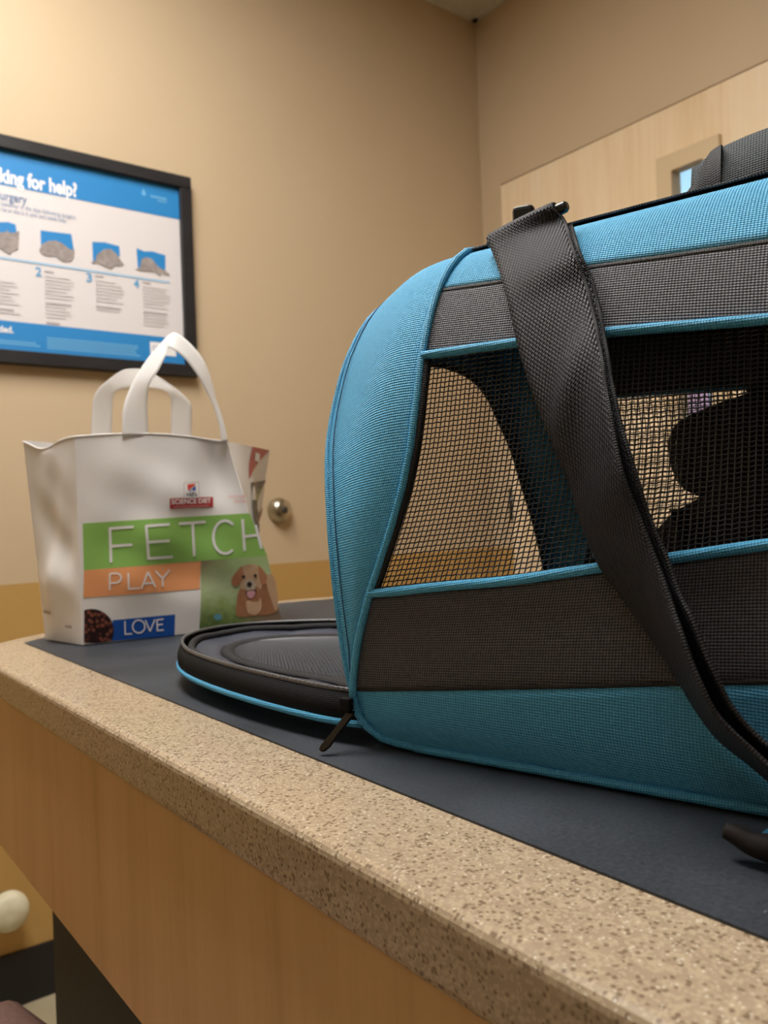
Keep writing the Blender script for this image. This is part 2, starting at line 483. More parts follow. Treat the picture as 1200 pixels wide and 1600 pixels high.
# corridor seen through the pane
bm = bmesh.new(); box(bm, WX + 1.3, WX + 1.4, -.6, 3.2, 0, 2.63); struct(obj('wall_corridor', bm, M['corridor']))
bm = bmesh.new(); box(bm, WX + .1, WX + 1.4, -.6, 3.2, 2.63, 2.7); struct(obj('ceiling_corridor', bm, M['ceiling']))
bm = bmesh.new(); box(bm, WX + .1, WX + 1.4, -.6, 3.2, -.1, 0); struct(obj('floor_corridor', bm, M['floor']))
bm = bmesh.new(); box(bm, WX + .4, WX + 1.0, .9, 2.1, 2.61, 2.628)
tag(obj('corridor_light', bm, M['lamp2']), 'flat light panel on the corridor ceiling beyond the door pane', 'light')

# pale pink notice on the corridor wall, seen through the pane
nt = empty('notice_sign', (WX + 1.2985, 0, 0)); tag(nt, 'pale pink notice on the corridor wall beyond the lower door pane', 'notice')
p0, p1 = at(1060, 690, 0, WX + 1.298), at(1106, 560, 0, WX + 1.298)
boxo('sheet', M['notice_pink'], nt, -.0015, 0, p1.y, p0.y, p0.z, p1.z)

# ceiling lights: one recessed troffer and an added fill panel out of view
def troffer(x, y, label, sx=.3, sy=.6, lamp='lamp'):
    t = empty('ceiling_light', (x, y, HZ)); tag(t, label, 'ceiling light', 'recessed ceiling light panels')
    bm = bmesh.new()
    for d in ((-sx - .03, -sx, -sy - .03, sy + .03), (sx, sx + .03, -sy - .03, sy + .03), (-sx, sx, -sy - .03, -sy), (-sx, sx, sy, sy + .03)):
        box(bm, d[0], d[1], d[2], d[3], -.012, -.0005)
    obj('frame', bm, M['ceiling'], t)
    boxo('diffuser', M[lamp], t, -sx, sx, -sy, sy, -.006, -.001)
troffer(.22, .86, 'recessed ceiling light panel above the near side of the exam table')

troffer(-1.45, -1.0, 'added fill light panel on the ceiling, unseen behind the viewpoint', lamp='lamp_fill')  # weak unseen panel, added to fill the faces towards the camera

# wall door stop
ds = empty('wall_door_stop', (1.117, WY, 1.055)); tag(ds, 'round satin metal door stop with a dark centre on the tan wall', 'door stop')
lathe('dome', [(.034, 0), (.034, .006), (.031, .016), (.025, .026), (.016, .031), (.0095, .031)], M['steel'], ds, axis='-Y')
lathe('rubber_centre', [(.0095, .0), (.0095, .034), (.006, .036)], M['dark_rubber'], ds, 24, '-Y')
kb = empty('wall_bumper', (.402, WY, .228)); tag(kb, 'round cream bumper low on the ochre wall beside the table base', 'wall bumper')
lathe('knob', [(.016, .0), (.016, .02), (.034, .028), (.041, .042), (.040, .058), (.030, .068), (.012, .072)], M['cream'], kb, 32, '-Y')
lathe('base_plate', [(.024, 0), (.024, .006), (.02, .009)], M['dark_rubber'], kb, 32, '-Y')

# mauve stool whose corner shows under the table
A0 = Vector((.2045, .946, 0)); d1 = Vector((.22, -.975, 0)); d2 = Vector((-.975, -.22, 0)); ctr = A0 + (d1 + d2) * .17
st = empty('stool', (ctr.x, ctr.y, 0), math.atan2(d1.y, d1.x) + PI / 2); tag(st, 'mauve upholstered square stool, one seat corner showing beside the table base', 'stool')
boxo('seat', M['mauve'], st, -.17, .17, -.17, .17, .47, .55, bev=.02, seg=4)
for sx in (-1, 1):
    for sy in (-1, 1): boxo('leg', M['pedestal'], st, sx * .135 - .015, sx * .135 + .015, sy * .135 - .015, sy * .135 + .015, 0, .475, bev=.003)

# ------------------------------------------------------------------ framed poster
PY = WY - .012
fx0, fx1, fz0, fz1 = .20, .888, 1.392, 1.889
po = empty('framed_poster', (fx1, WY, fz0)); tag(po, 'black framed blue and white cat pain poster on the tan wall', 'poster')
def pl_(o): o.location = (-fx1, -WY, -fz0); return o
bw = .0295
bm = bmesh.new()
for d in ((fx0, fx1, fz0, fz0 + bw), (fx0, fx1, fz1 - bw, fz1), (fx0, fx0 + bw, fz0 + bw, fz1 - bw), (fx1 - bw, fx1, fz0 + bw, fz1 - bw)):
    box(bm, d[0], d[1], WY - .026, WY - .001, d[2], d[3], bev=.002, seg=1)
pl_(obj('frame', bm, M['frame_black'], po))
ix0, ix1, iz0, iz1 = fx0 + bw, fx1 - bw, fz0 + bw, fz1 - bw
sheet = pl_(boxo('sheet', M['paper'], po, ix0, ix1, PY, WY - .002, iz0, iz1))
def wp(px, py): p = at(px, py, 1, PY); return p.x, p.z
lay = [0]
def flat(name, polys, mat, depth=1):
    bm = bmesh.new(); y = PY - .0006 * depth
    for poly in polys:
        vs = [bm.verts.new((x, y, z)) for x, z in poly]
        f = bm.faces.new(vs); bm.normal_update()
        if f.normal.y > 0: f.normal_flip()
    return obj(name, bm, mat, sheet)
def rect(x0, x1, z0, z1): return [(x0, z0), (x1, z0), (x1, z1), (x0, z1)]
zh = sum(wp(*p)[1] for p in ((0, 290.8), (275, 340))) / 2
zf = sum(wp(*p)[1] for p in ((0, 503), (284, 527))) / 2
flat('header_band', [rect(ix0, ix1, zh, iz1)], M['blue']); flat('footer_band', [rect(ix0, ix1, iz0, zf)], M['blue'])
def ptext(name, lines, mat, depth=2, bold=0.0):
    bm = bmesh.new()
    for s, x0, x1, z0, z1 in lines: add_text(bm, s, lambda u, v: (u, PY - .0006 * depth, v), x0, x1, z0, z1, bold)
    return obj(name, bm, mat, sheet)
xk = wp(0, 285)[0]; xe = wp(120, 300)[0]; zt = wp(75, 299)[1]; ztt = wp(75, 277)[1]
wfull = (xe - xk) / .80
ptext('title_lettering', [('looking for help?', xe - wfull, xe, zt, ztt)], M['white'], 2, .035)
xs = wp(42, 318)[0]; zs0 = wp(20, 315)[1]; zs1 = wp(20, 304)[1]
ptext('heading_lettering', [('after surgery', xs - .108, xs, zs0, zs1 + .004)], M['ink_blue'], 2, .02)
for py0, py1, pxe, s in ((343.5, 338, 119, 'ed behavior in the days following surgery,'), (349, 343.5, 104, 'ike he or she is in pain and needs help.')):
    x1 = wp(pxe, py0)[0]; xa = wp(0, py0 - 20)[0]; z0 = wp(pxe, py0)[1]
    ptext('caption_lettering', [(s, xa - .01, x1, z0 + .001, z0 + .0105)], M['ink_blue'], 2, .0)
# logo at the top corner: drop mark and a small pale word
lx, lz = wp(224, 302); r_ = .0075
flat('logo', [[(lx + r_ * math.cos(a) * (.55 if math.sin(a) > 0 else .8), lz + r_ * math.sin(a) * (1.3 if math.sin(a) > 0 else .8)) for a in [2 * PI * k / 20 for k in range(20)]],
              rect(lx + .017, lx + .058, lz - .006, lz - .001), rect(lx + .034, lx + .058, lz - .0125, lz - .0095)], M['foot_ink'], 2)
# the four cat pictures
def cat_pic(px, py, patch, body, ears=()):
    """patch, body: outlines as pixel offsets from (px, py) on the poster sheet"""
    flat('picture_backdrop', [[wp(px + a, py + b) for a, b in patch]], M['blue'], 2)
    flat('cat_picture', [[wp(px + a, py + b) for a, b in body]], M['cat_print'], 3)
cat_pic(0, 375, [(-22, -27), (12, -28), (24, -24), (26, -12), (26, 5), (-22, 5)],
        [(-30, 14), (-30, -6), (-10, -11), (9, -12), (11, -16), (14, -11), (22, -11), (30, -14), (29, 2), (28, 15), (20, 17), (15, 23), (8, 19), (0, 13), (-12, 16)])
cat_pic(88, 385, [(-25, -25), (23, -19), (27, 5), (-24, 5)],
        [(-27, 7), (-23, -3), (-13, -8), (-2, -9), (8, -5), (17, 2), (25, 7), (28, 6), (27, 18), (22, 24), (12, 24), (3, 20), (-2, 15), (-10, 16), (-20, 14)])
cat_pic(170, 397, [(-26, -19), (-6, -18), (16, -12), (17, 4), (-25, 12)],
        [(-28, 13), (-22, 11), (-19, 1), (-8, -7), (2, -8), (12, 0), (18, 10), (23, 16), (20, 19), (10, 18), (3, 24), (-7, 20), (-18, 14), (-26, 15)])
cat_pic(238, 410, [(-25, -22), (-13, -17), (0, -17), (20, -11), (20, 16), (-23, 8)],
        [(-27, 11), (-20, 8), (-17, -5), (-10, -8), (-1, -5), (10, 8), (20, 13), (27, 19), (24, 21), (14, 17), (12, 22), (8, 19), (4, 15), (-8, 14), (-20, 13)])
# the time line and numerals
xa, za = wp(0, 404); xb, zb = wp(262, 440); zm = (za + zb) / 2
flat('time_line', [rect(ix0 + .02, xb + .005, zm - .0022, zm + .0022)], M['paleblue'], 2)
for n_, px, py in (('1', -42, 418), ('2', 60, 424.5), ('3', 139, 433.5), ('4', 213, 443)):
    x, z = wp(px, py)
    ptext('numeral', [(n_, x - .0065, x + .0065, z - .010, z + .010)], M['midblue'], 2, .02)
# unreadable body copy: thin grey rules
cols = [(-40, 30, 425, 490), (69, 116, 421, 505), (148, 194, 428, 490), (222, 266, 438, 513)]
for ci, (p0, p1, q0, q1) in enumerate(cols):
    x0 = wp(p0, q0)[0]; x1 = wp(p1, q0)[0]; z1 = wp((p0 + p1) / 2, q0 + 5)[1]; z0 = wp((p0 + p1) / 2, q1)[1]
    thin = []; thick = [rect(x0, x0 + .02, z1 - .004, z1)]; z = z1 - .011; k = 0
    while z > z0:
        k += 1; e = x1 - random.uniform(0, .35) * (x1 - x0)
        if k in (8, 13): z -= .005; thick.append(rect(x0, x0 + (x1 - x0) * (.85 if k == 8 else .45), z - .004, z))
        else: thin.append(rect(x0, e, z - .003, z))
        z -= .0078
    flat('body_copy', thin, M['ink_grey'], 2); [flat('body_heading', [t_], M['ink_grey2'], 2) for t_ in thick]
x1 = wp(21, 520)[0]; z0 = wp(10, 521)[1]
ptext('footer_lettering', [('needed.', x1 - .055, x1, z0 + .002, z0 + .016)], M['white'], 2, .03)
thin = []
for a, b, c, n_ in ((-60, 66, 529, 2), (73, 222, 532, 5)):
    x0, x1 = wp(a, c)[0], wp(b, c)[0]; z = wp((a + b) / 2, c + 2)[1]
    for k in range(n_): thin.append(rect(x0, x1 - random.uniform(0, .02), z - k * .0056 - .003, z - k * .0056))
flat('footer_copy', thin[:2], M['foot_ink'], 2); flat('footer_copy', thin[2:], M['foot_ink'], 2)
bx0, bz1 = wp(234, 534); bx1, bz0 = wp(275, 556)
flat('label_box', [rect(bx0, bx1, bz0 - .002, bz1)], M['white'], 2)
ptext('label_lettering', [('CAT', bx0 + .006, bx0 + .026, bz1 - .019, bz1 - .008)], M['ink_blue'], 3, .02)

# ------------------------------------------------------------------ exam table
tb = empty('exam_table', (.58, 0, 0)); tag(tb, 'maple exam table with a speckled beige top and rounded end', 'exam table')
def tl(o): o.location = (-.58, 0, 0); return o
TX, THW, TY0, TA = .60, .41, 1.0, .215
def end_y(x, off=0):
    q = min(abs(x - TX) / THW, 1); return TY0 + TA * (1 - q ** 1.5) ** .5 - off
def slab(name, x0, x1, y0, off, z0, z1, mat, parent, bev, seg=3):
    n = 60; pts = []
    for k in range(n + 1):
        a = PI * k / n; x = TX - THW * math.copysign(abs(math.cos(a)) ** (4 / 3.0), math.cos(a))
        pts.append((x, end_y(x, off)))
    pts = [(min(max(x, x0), x1), y) for x, y in pts]
    ring = [(x0, y0)] + pts + [(x1, y0)]
    bm = bmesh.new(); vs = []
    for p in ring:
        if vs and (Vector((p[0], p[1], z0)) - vs[-1].co).length < 1e-4: continue
        vs.append(bm.verts.new((p[0], p[1], z0)))
    f = bm.faces.new(vs); r = bmesh.ops.extrude_face_region(bm, geom=[f])
    bmesh.ops.translate(bm, verts=[e for e in r['geom'] if isinstance(e, bmesh.types.BMVert)], vec=(0, 0, z1 - z0))
    bmesh.ops.recalc_face_normals(bm, faces=bm.faces[:])
    if bev:
        es = [e for e in bm.edges if len(e.link_faces) == 2 and e.calc_face_angle() > 1.0 and abs(e.verts[0].co.z - e.verts[1].co.z) < 1e-6]
        bmesh.ops.bevel(bm, geom=es, offset=bev, segments=seg, affect='EDGES', profile=.5)
    return obj(name, bm, mat, parent)
tl(slab('countertop', .19, 1.01, -1.3, 0, .865, .8988, M['speckle'], tb, .0055, 4))
tl(boxo('apron', M['apron_wood'], tb, .1975, .97, -1.28, .98, .701, .865, bev=.001))
tl(boxo('pedestal', M['pedestal'], tb, .295, .86, -1.0, 1.135, 0, .701, bev=.002))
mat_o = slab('table_mat', .2525, .95, -1.25, .05, .8988, .9, M['rubber'], None, 0)
tag(mat_o, 'thin charcoal rubber mat lying on the speckled table top', 'mat')

# ------------------------------------------------------------------ pet carrier
BA = Vector((.309, .304, .90)); ub = Vector((-.26, .966, 0)).normalized(); wb = Vector((ub.y, -ub.x, 0))
pc = empty('pet_carrier', BA, math.atan2(ub.y, ub.x))
tag(pc, 'teal and charcoal soft pet carrier with mesh sides standing on the rubber mat', 'pet carrier')
SM, WC = -.15, .145
def interp(x, xs, ys):
    if x <= xs[0]: return ys[0]
    for a, b, c, d in zip(xs, xs[1:], ys, ys[1:]):
        if x <= b: return c + (d - c) * (x - a) / (b - a)
    return ys[-1]
ZP = [-.01, 0, .012, .03, .07, .11, .16, .2, .23, .252, .272, .290, .300, .306, .309]
WP = [.012, .011, .003, 0, -.004, -.004, 0, .006, .014, .024, .036, .050, .062, .08, .145]
def wn(z):
    # smoothed profile
    return sum(interp(z + d, ZP, WP) for d in (-.008, -.004, 0, .004, .008)) / 5
EZ = [0, .003, .011, .020, .030, .042, .0575, .073, .092, .107, .129, .154, .1755, .197, .22, .24, .26, .28, .30, .309]
ES = [.076, .0895, .0972, .1036, .1053, .1037, .0992, .094, .0869, .0796, .0705, .0618, .0575, .0555, .0555, .056, .057, .057, .052, .046]
def edge(z): return sum(interp(z + d, EZ, ES) for d in (-.006, -.003, 0, .003, .006)) / 5 if z > .03 else interp(z, EZ, ES)
def L(s, w, z): return Vector((s, -w, z))                 # carrier coordinates: along, across (away from the near side), up
def seam(data):
    xs = [p[0] for p in data]; zs = [p[1] for p in data]
    def f(s):
        s = max(s, 2 * SM - s)
        return sum(interp(-(s + d), [-x for x in xs], zs) for d in (-.016, -.008, 0, .008, .016)) / 5
    return f
def mir(p): return Vector((2 * SM - p.x, p.y, p.z))
z_bot = lambda s: .002
z_s1 = seam([(.105, .0335), (.037, .0413), (-.0386, .0502), (-.0858, .0563), (-.1266, .0612), (-.15, .063)])
z_lo = seam([(.089, .0925), (.0326, .099), (-.0065, .1023), (-.0418, .1081), (-.0883, .1145), (-.1286, .1206), (-.15, .123)])
z_up = seam([(.06, .2289), (-.0019, .2269), (-.0538, .2242), (-.0928, .2207), (-.1287, .2174), (-.15, .216)])
z_gt = seam([(.06, .2724), (.0189, .2685), (-.0384, .2648), (-.0858, .2602), (-.1264, .257), (-.15, .2555)])
z_tp = lambda s: .3003
def side(s, z, far, off=0):
    w = wn(z) - off; return L(s, 2 * WC - w if far else w, z)
def s_range(z): e = edge(z); return e, 2 * SM - e
def row_pt(i, zf, far, off=0):
    """i in 0..1 from the open end to the shut end, at height curve zf(s)"""
    z = zf(0)
    for _ in range(6):
        a, b = s_range(z); s = a + (b - a) * i; z = zf(s)
    return s, z
def patch(name, z0, z1, mat, far, ni=70, nj=9, inset=0, solid=.0012, liner=None, net=False):
    pts = []
    for i in range(ni + 1):
        row = []
        for j in range(nj + 1):
            t = j / nj; zf = lambda s: z0(s) * (1 - t) + z1(s) * t
            s, z = row_pt(i / ni, zf, far)
            if net and 0 < j < nj: z += (.0002 if i % 2 else -.0002)
            row.append(side(s, z, far, inset))
        pts.append(row)
    if net: return grid(name, pts, mat, pc, meter_uv(pts), False)
    return grid(name, pts, mat, pc, meter_uv(pts), True, solid=solid, liner=liner, out=(SM, -WC, .15))
def net_mod(o, th=.00108):
    md = o.modifiers.new('yarn', 'WIREFRAME'); md.thickness = th; md.use_even_offset = False; md.use_replace = True; md.use_boundary = True
    return o
for far in (False, True):
    patch('lower_teal_panel', z_bot, z_s1, M['teal'], far, liner=M['lining'])
    patch('lower_grey_panel', z_s1, z_lo, M['grey'], far, liner=M['lining'])
    patch('upper_grey_panel', z_up, z_gt, M['grey'], far, liner=M['lining'])
    patch('shoulder_panel', z_gt, z_tp, M['teal'], far, liner=M['lining'])
    net_mod(patch('mesh_window', z_lo, z_up, M['net'], far, 148 if not far else 120, 46 if not far else 38, net=True, inset=-.001))
    for fe in (False, True):
        q = []
        for i in range(26):
            t = i / 25; s, z = row_pt(0, lambda s: z_lo(s) * (1 - t) + z_up(s) * t, far); p = side(s - .003, z, far, -.0005); q.append(mir(p) if fe else p)
        tube('mesh_binding', q, .0022, M['binding'], pc, 8)
    for nm, zf in (('lower_piping', z_lo), ('upper_piping', z_up)):
        tube(nm, [side(*row_pt(i / 60, zf, far), far, .0012) for i in range(61)], .0026, M['teal_piping'], pc, 10)
    for nm, zf, o_ in (('lower_seam', lambda s: z_s1(s) + .0011, 1), ('upper_seam', lambda s: z_gt(s) - .0012, 1)):
        # a narrow folded seam tape over the join
        pts = []
        for i in range(71):
            row = []
            for q in (-.0011, .0011):
                s, z = row_pt(i / 70, lambda s, q=q: zf(s) + q, far); row.append(side(s, z, far, .0003))
            pts.append(row)
        grid(nm, pts, M['seam'], pc, meter_uv(pts), True, solid=.0003, out=(SM, -WC, .15))
# piping loops round both side panels, gussets and opening rims
def loopP(z): return (edge(z), wn(z), z)
near_half = [(.0, 0, 0)]
zs = [.003, .007, .011, .0155, .020, .025, .030, .036, .042, .05, .0575, .065, .073, .083, .092, .1, .107, .118, .129, .142, .154, .165, .1755, .186, .197, .21, .22, .23, .24, .25, .26, .27, .28, .29, .298, .303]
P_half = [(.058, .0098, .0040), (.074, .0092, .0046), (.0885, .0070, .0068), (.0968, .0046, .0118), (.1028, .002, .0195)] + [loopP(z) for z in zs if z > .024] + [(.049, .10, .3085), (.047, WC, .3095)]
R_half = [(.060, .020, .004), (.092, .011, .007), (.1045, .004, .020), (.110, .000, .045), (.115, -.001, .083), (.121, .002, .121), (.129, .010, .157), (.1355, .019, .182), (.139, .030, .208), (.138, .045, .243),
          (.133, .068, .275), (.122, .098, .292), (.115, WC, .297)]
I_half = [(.058, .028, .006), (.092, .021, .009), (.104, .014, .022), (.111, .010, .045), (.117, .011, .083), (.123, .015, .121), (.130, .022, .158), (.133, .034, .190), (.1335, .052, .212), (.132, .072, .231), (.130, .096, .242), (.128, .12, .2465), (.127, WC, .248)]
def full(half, n=42):
    h = smooth_curve([L(*p) for p in half], n)
    return h + [Vector((p.x, -2 * WC - p.y, p.z)) for p in h[-2::-1]]
Pl, Rl, Il = full(P_half), full(R_half), full(I_half)
def gusset(name, A, B, bulge, n, mat, far_end, liner=None, solid=.0012, crease=0):
    pts = []
    for i, (a, b) in enumerate(zip(A, B)):
        row = []; k = i / (len(A) - 1)
        cen = Vector((a.x, -WC, .13)); o = (a - cen); o.x = 0; o.normalize()
        ln = (b - a).length
        for j in range(n + 1):
            t = j / n; p = a.lerp(b, t) + o * bulge * math.sin(PI * t) * min(1, ln / .06)
            p = p + o * crease * math.sin(2 * PI * t) * math.sin(5 * PI * k) ** 2 * min(1, ln / .06)
            row.append(mir(p) if far_end else p)
        pts.append(row)
    return grid(name, pts, mat, pc, meter_uv(pts), True, solid=solid, liner=liner, out=(SM, -WC, .13))
for fe in (False, True):
    gusset('end_gusset', Pl, Rl, .007, 14, M['teal'], fe, crease=.0022)
    gusset('opening_rim', Rl, Il, .002, 5, M['teal'], fe)
    q = [(mir(p) if fe else p) for p in Pl]
    cen = Vector((SM, -WC, .14))
    q = [p + Vector((0, (p.y - cen.y), (p.z - cen.z))).normalized() * .0012 for p in q]
    tube('end_piping', q, .0024, M['teal_piping'], pc, 10)
    q = [(mir(p) if fe else p) for p in Rl]
    tube('rim_welt', q, .0017, M['teal_piping'], pc, 8)
    q = [(mir(p) if fe else p) for p in Il]
    tube('opening_zip', q, .0019, M['zip_tape'], pc, 8)
# stitched line on the near gusset a little inside the rim
def gpt(t, i):
    a, b = Pl[i], Rl[i]; cen = Vector((a.x, -WC, .13)); o = (a - cen); o.x = 0; o.normalize(); ln = (b - a).length
    return a.lerp(b, t) + o * (.007 * math.sin(PI * t) * min(1, ln / .06) + .0004)
tube('gusset_stitching', [gpt(1 - min(.5, .0085 / max((Pl[i] - Rl[i]).length, .009)), i) for i in range(6, 40)], .00045, M['stitch'], pc, 6)
# bottom run of the piping, base board, top panel, zip tapes, shut end
for far in (False, True):
    tube('base_piping', [side(.066 + (2 * SM - .132) * i / 40, .0036, far, .0014) for i in range(41)], .0024, M['teal_piping'], pc, 10)
    tube('top_zip', [side(.05 + (2 * SM - .10) * i / 60, .3025, far, .0008) + Vector((0, 0, .001)) for i in range(61)], .0026, M['binding'], pc, 8)
boxo('base_board', M['lining'], pc, 2 * SM - .095, .095, -2 * WC + .012, -.012, .001, .006, bev=.001)
pts = [[L(.05 + (2 * SM - .10) * i / 30, .062 + (2 * WC - .124) * j / 10, .3005 + .009 * math.sin(PI * j / 10) ** .6) for j in range(11)] for i in range(31)]
grid('top_panel', pts, M['grey'], pc, meter_uv(pts), True, solid=.0012, liner=M['lining'], out=(SM, -WC, .1))
bm = bmesh.new(); ring = [mir(p) for p in Il]
f = bm.faces.new([bm.verts.new(p) for p in ring]); bmesh.ops.triangulate(bm, faces=[f]); o = obj('shut_end_panel', bm, M['teal'], pc)
o.modifiers.new('cloth thickness', 'SOLIDIFY').thickness = .003
# sill below the opening
pts = [[Il[i].lerp(Il[-1 - i], j / 12) for j in range(13)] for i in range(0, 7)]
grid('door_sill', pts, M['teal'], pc, meter_uv(pts), True, solid=.0012, liner=M['lining'])

# top handle
hp = smooth_curve([L(-.045, .088, .299), L(-.060, .09, .300), L(-.0715, .094, .302), L(-.079, .097, .306), L(-.089, .099, .311), L(-.112, .10, .3145), L(-.15, .10, .3165), L(-.19, .10, .3145),
                   L(-.213, .098, .311), L(-.223, .095, .306), L(-.238, .09, .300), L(-.255, .085, .299)], 70)
def ribbon(name, mid, wid, th, mat, parent):
    pts = []
    for i, p in enumerate(mid):
        tn = (mid[min(i + 1, len(mid) - 1)] - mid[max(i - 1, 0)]).normalized(); wv = wid(i / (len(mid) - 1)); nr = tn.cross(wv).normalized()
        pts.append([p - wv * .5 - nr * th / 2, p - wv * .53, p - wv * .5 + nr * th / 2, p + nr * th * .6, p + wv * .5 + nr * th / 2, p + wv * .53, p + wv * .5 - nr * th / 2, p - nr * th * .6, p - wv * .5 - nr * th / 2])
    return grid(name, pts, mat, parent, meter_uv(pts), True)
hd = ribbon('top_handle', hp[9:61], lambda t: Vector((0, -.012, .046)), .006, M['handle'], pc)
ribbon('handle_webbing', hp[:16], lambda t: Vector((0, -.008, .008 + .039 * max(0, min(1, (t - .45) * 2.6)))), .0072, M['lining'], hd)
tube('handle_binding', [p + Vector((0, -.006, .023)) for p in hp[10:60]], .0014, M['binding'], hd, 8)
# side tab near the base and dark hook lie further along the near side
grid('base_tab', [[L(-.128 - .09 * i / 8, -.012 - .02 * j / 4, .0025 + .003 * j / 4) for j in range(5)] for i in range(9)], M['teal'], pc, None, True, solid=.002)

# door flap, folded down outwards at the open end
FO = [(.104, .006), (.135, .004), (.195, .012), (.265, .028), (.325, .050), (.370, .080), (.398, .115), (.405, .150), (.396, .182), (.370, .214), (.325, .246), (.265, .268), (.195, .281), (.135, .287), (.104, .284)]
def flap_loop(ins, z0, slope=0):
    pts = []
    for s, w in FO:
        c = Vector((.15, WC)); d = Vector((s, w)) - c; n = d.normalized()
        s2, w2 = s - n.x * ins, w - n.y * ins
        if s < .11: s2 = s
        pts.append(L(s2, w2, z0 + slope * (s2 - .1)))
    return smooth_curve(pts, 110)
def flap_strip(name, loops, mat, parent, **k):
    pts = [list(c) for c in zip(*loops)]; return grid(name, pts, mat, parent, meter_uv(pts), True, **k)
SL = .012
flap = flap_strip('door_flap', [flap_loop(0, .0145, SL), flap_loop(.0, .022, SL), flap_loop(.0035, .030, SL)], M['zip_tape'], pc, solid=.0008)
tube('flap_edge_trim', flap_loop(.0005, .0125, SL), .0026, M['teal_piping'], flap, 10)
flap_strip('flap_outer_panel', [flap_loop(.001, .0118, SL), flap_loop(.056, .0125, SL)], M['teal'], flap, solid=.0008, liner=M['lining'])
tube('zip_edge', flap_loop(.0042, .0315, SL), .0016, M['zip_coil'], flap, 8)
# individual coil teeth, one strip of small bars
bm = bmesh.new(); lp_ = resample(flap_loop(.0042, .0322, SL), 330)
for i, p in enumerate(lp_[1:-1]):
    tn = (lp_[i + 2] - lp_[i]).normalized(); side_ = Vector((-tn.y, tn.x, 0))
    if i % 2 == 0: tube_bm(bm, [p - side_ * .0014, p + Vector((0, 0, .0009)), p + side_ * .0014], .00045, 5)
obj('zipper_teeth', bm, M['zip_coil'], flap)
random.seed(3)
def wob(lp, a): return [p + Vector((0, 0, a * math.sin(i * .55) * (.5 + random.random()))) for i, p in enumerate(lp)]
tube('inner_binding', wob(flap_loop(.013, .0265, SL), .0005), .0033, M['binding'], flap, 8)
li = [flap_loop(.010, .027, SL), wob(flap_loop(.020, .022, SL), .0012), wob(flap_loop(.034, .0205, SL), .0016), flap_loop(.046, .021, SL)]
M['satin'] = plain('slate_lining_fabric', '3c3f4a', .45, spec=.4)
flap_strip('flap_lining', li, M['satin'], flap, solid=.0006)
nl = flap_loop(.052, .0222, SL)
flap_strip('mesh_binding', [flap_loop(.043, .0216, SL), flap_loop(.049, .0235, SL), flap_loop(.058, .0216, SL)], M['binding'], flap, solid=.0008)
# mesh of the flap
n_ = len(nl); half = [(nl[i], nl[n_ - 1 - i]) for i in range(n_ // 2)]
ra = resample([p[0] for p in half], 64); rb = resample([p[1] for p in half], 64)
pts = [[ra[i].lerp(rb[i], j / 44) for j in range(45)] for i in range(64)]
M['net_grey'] = plain('grey_mesh_yarn', '5a5c62', .4, spec=.6)
net_mod(grid('flap_mesh', pts, M['net_grey'], flap, None, False), .0010)
# zipper slider and long pull at the hinge corner
zp = L(.112, -.006, .0275)
bm = bmesh.new(); box(bm, zp.x - .010, zp.x - .002, zp.y - .002, zp.y + .0025, zp.z - .004, zp.z + .0035, bev=.001); sl = obj('zip_slider', bm, M['zip_tape'], pc)
a_, b_ = L(.102, -.006, .024), L(.1115, -.0235, .0035)
bm = bmesh.new(); dv = (b_ - a_); sd = Vector((.0032, 0, 0)); nrm = dv.cross(sd).normalized()
loop_ = [a_ + sd * .5, a_ + dv * .1 + sd, a_ + dv * .55 + sd * .85, a_ + dv * .88 + sd * 1.1, b_ + sd * .7, b_ + dv * .03, b_ - sd * .7, a_ + dv * .88 - sd * 1.1, a_ + dv * .55 - sd * .85, a_ + dv * .1 - sd, a_ - sd * .5]
f = bm.faces.new([bm.verts.new(p) for p in loop_]); r = bmesh.ops.extrude_face_region(bm, geom=[f])
bmesh.ops.translate(bm, verts=[e for e in r['geom'] if isinstance(e, bmesh.types.BMVert)], vec=nrm * .0016); bmesh.ops.recalc_face_normals(bm, faces=bm.faces[:])
bmesh.ops.bevel(bm, geom=bm.edges[:], offset=.0004, segments=2, affect='EDGES')
obj('zip_pull', bm, M['zip_metal'], pc)

# ------------------------------------------------------------------ shoulder strap
def on_side(px, py, off):
    """Point in carrier coordinates on the near side, lifted off it by off."""
    W = 0
    for _ in range(60):
        p = at_plane(px, py, BA + wb * W, wb); W = .5 * W + .5 * (wn(p.z - BA.z) - off)
    return p
sp_ = empty('shoulder_strap', at(1000, 900, 2, .9), 0)
sp_.location = on_side(826, 350, .0)
tag(sp_, 'wide black webbing shoulder strap hanging over the carrier side from a black bar', 'strap')
SO = sp_.location.copy()
Lpx = [(769, 383), (776, 410), (790, 455), (800, 500), (812, 550), (828, 600), (848, 655), (872, 712), (893, 762), (910, 820), (938, 885), (970, 930), (1004, 977), (1034, 1022), (1062, 1066), (1090, 1112), (1124, 1156), (1175, 1197), (1225, 1240), (1290, 1300)]
Rpx = [(866, 316), (881, 345), (897, 395), (914, 440), (927, 490), (938, 545), (946, 600), (958, 670), (972, 740), (998, 808), (1026, 880), (1047, 938), (1063, 985), (1082, 1040), (1098, 1075), (1116, 1112), (1148, 1147), (1192, 1188), (1236, 1230), (1296, 1292)]
R2px = [(880, 322), (892, 350), (905, 395), (925, 440), (937, 490), (947, 545), (956, 600), (970, 665), (992, 738), (1013, 806), (1042, 873), (1060, 925), (1082, 970), (1102, 1020), (1118, 1055), (1140, 1100), (1170, 1138), (1205, 1170), (1245, 1210), (1300, 1275)]
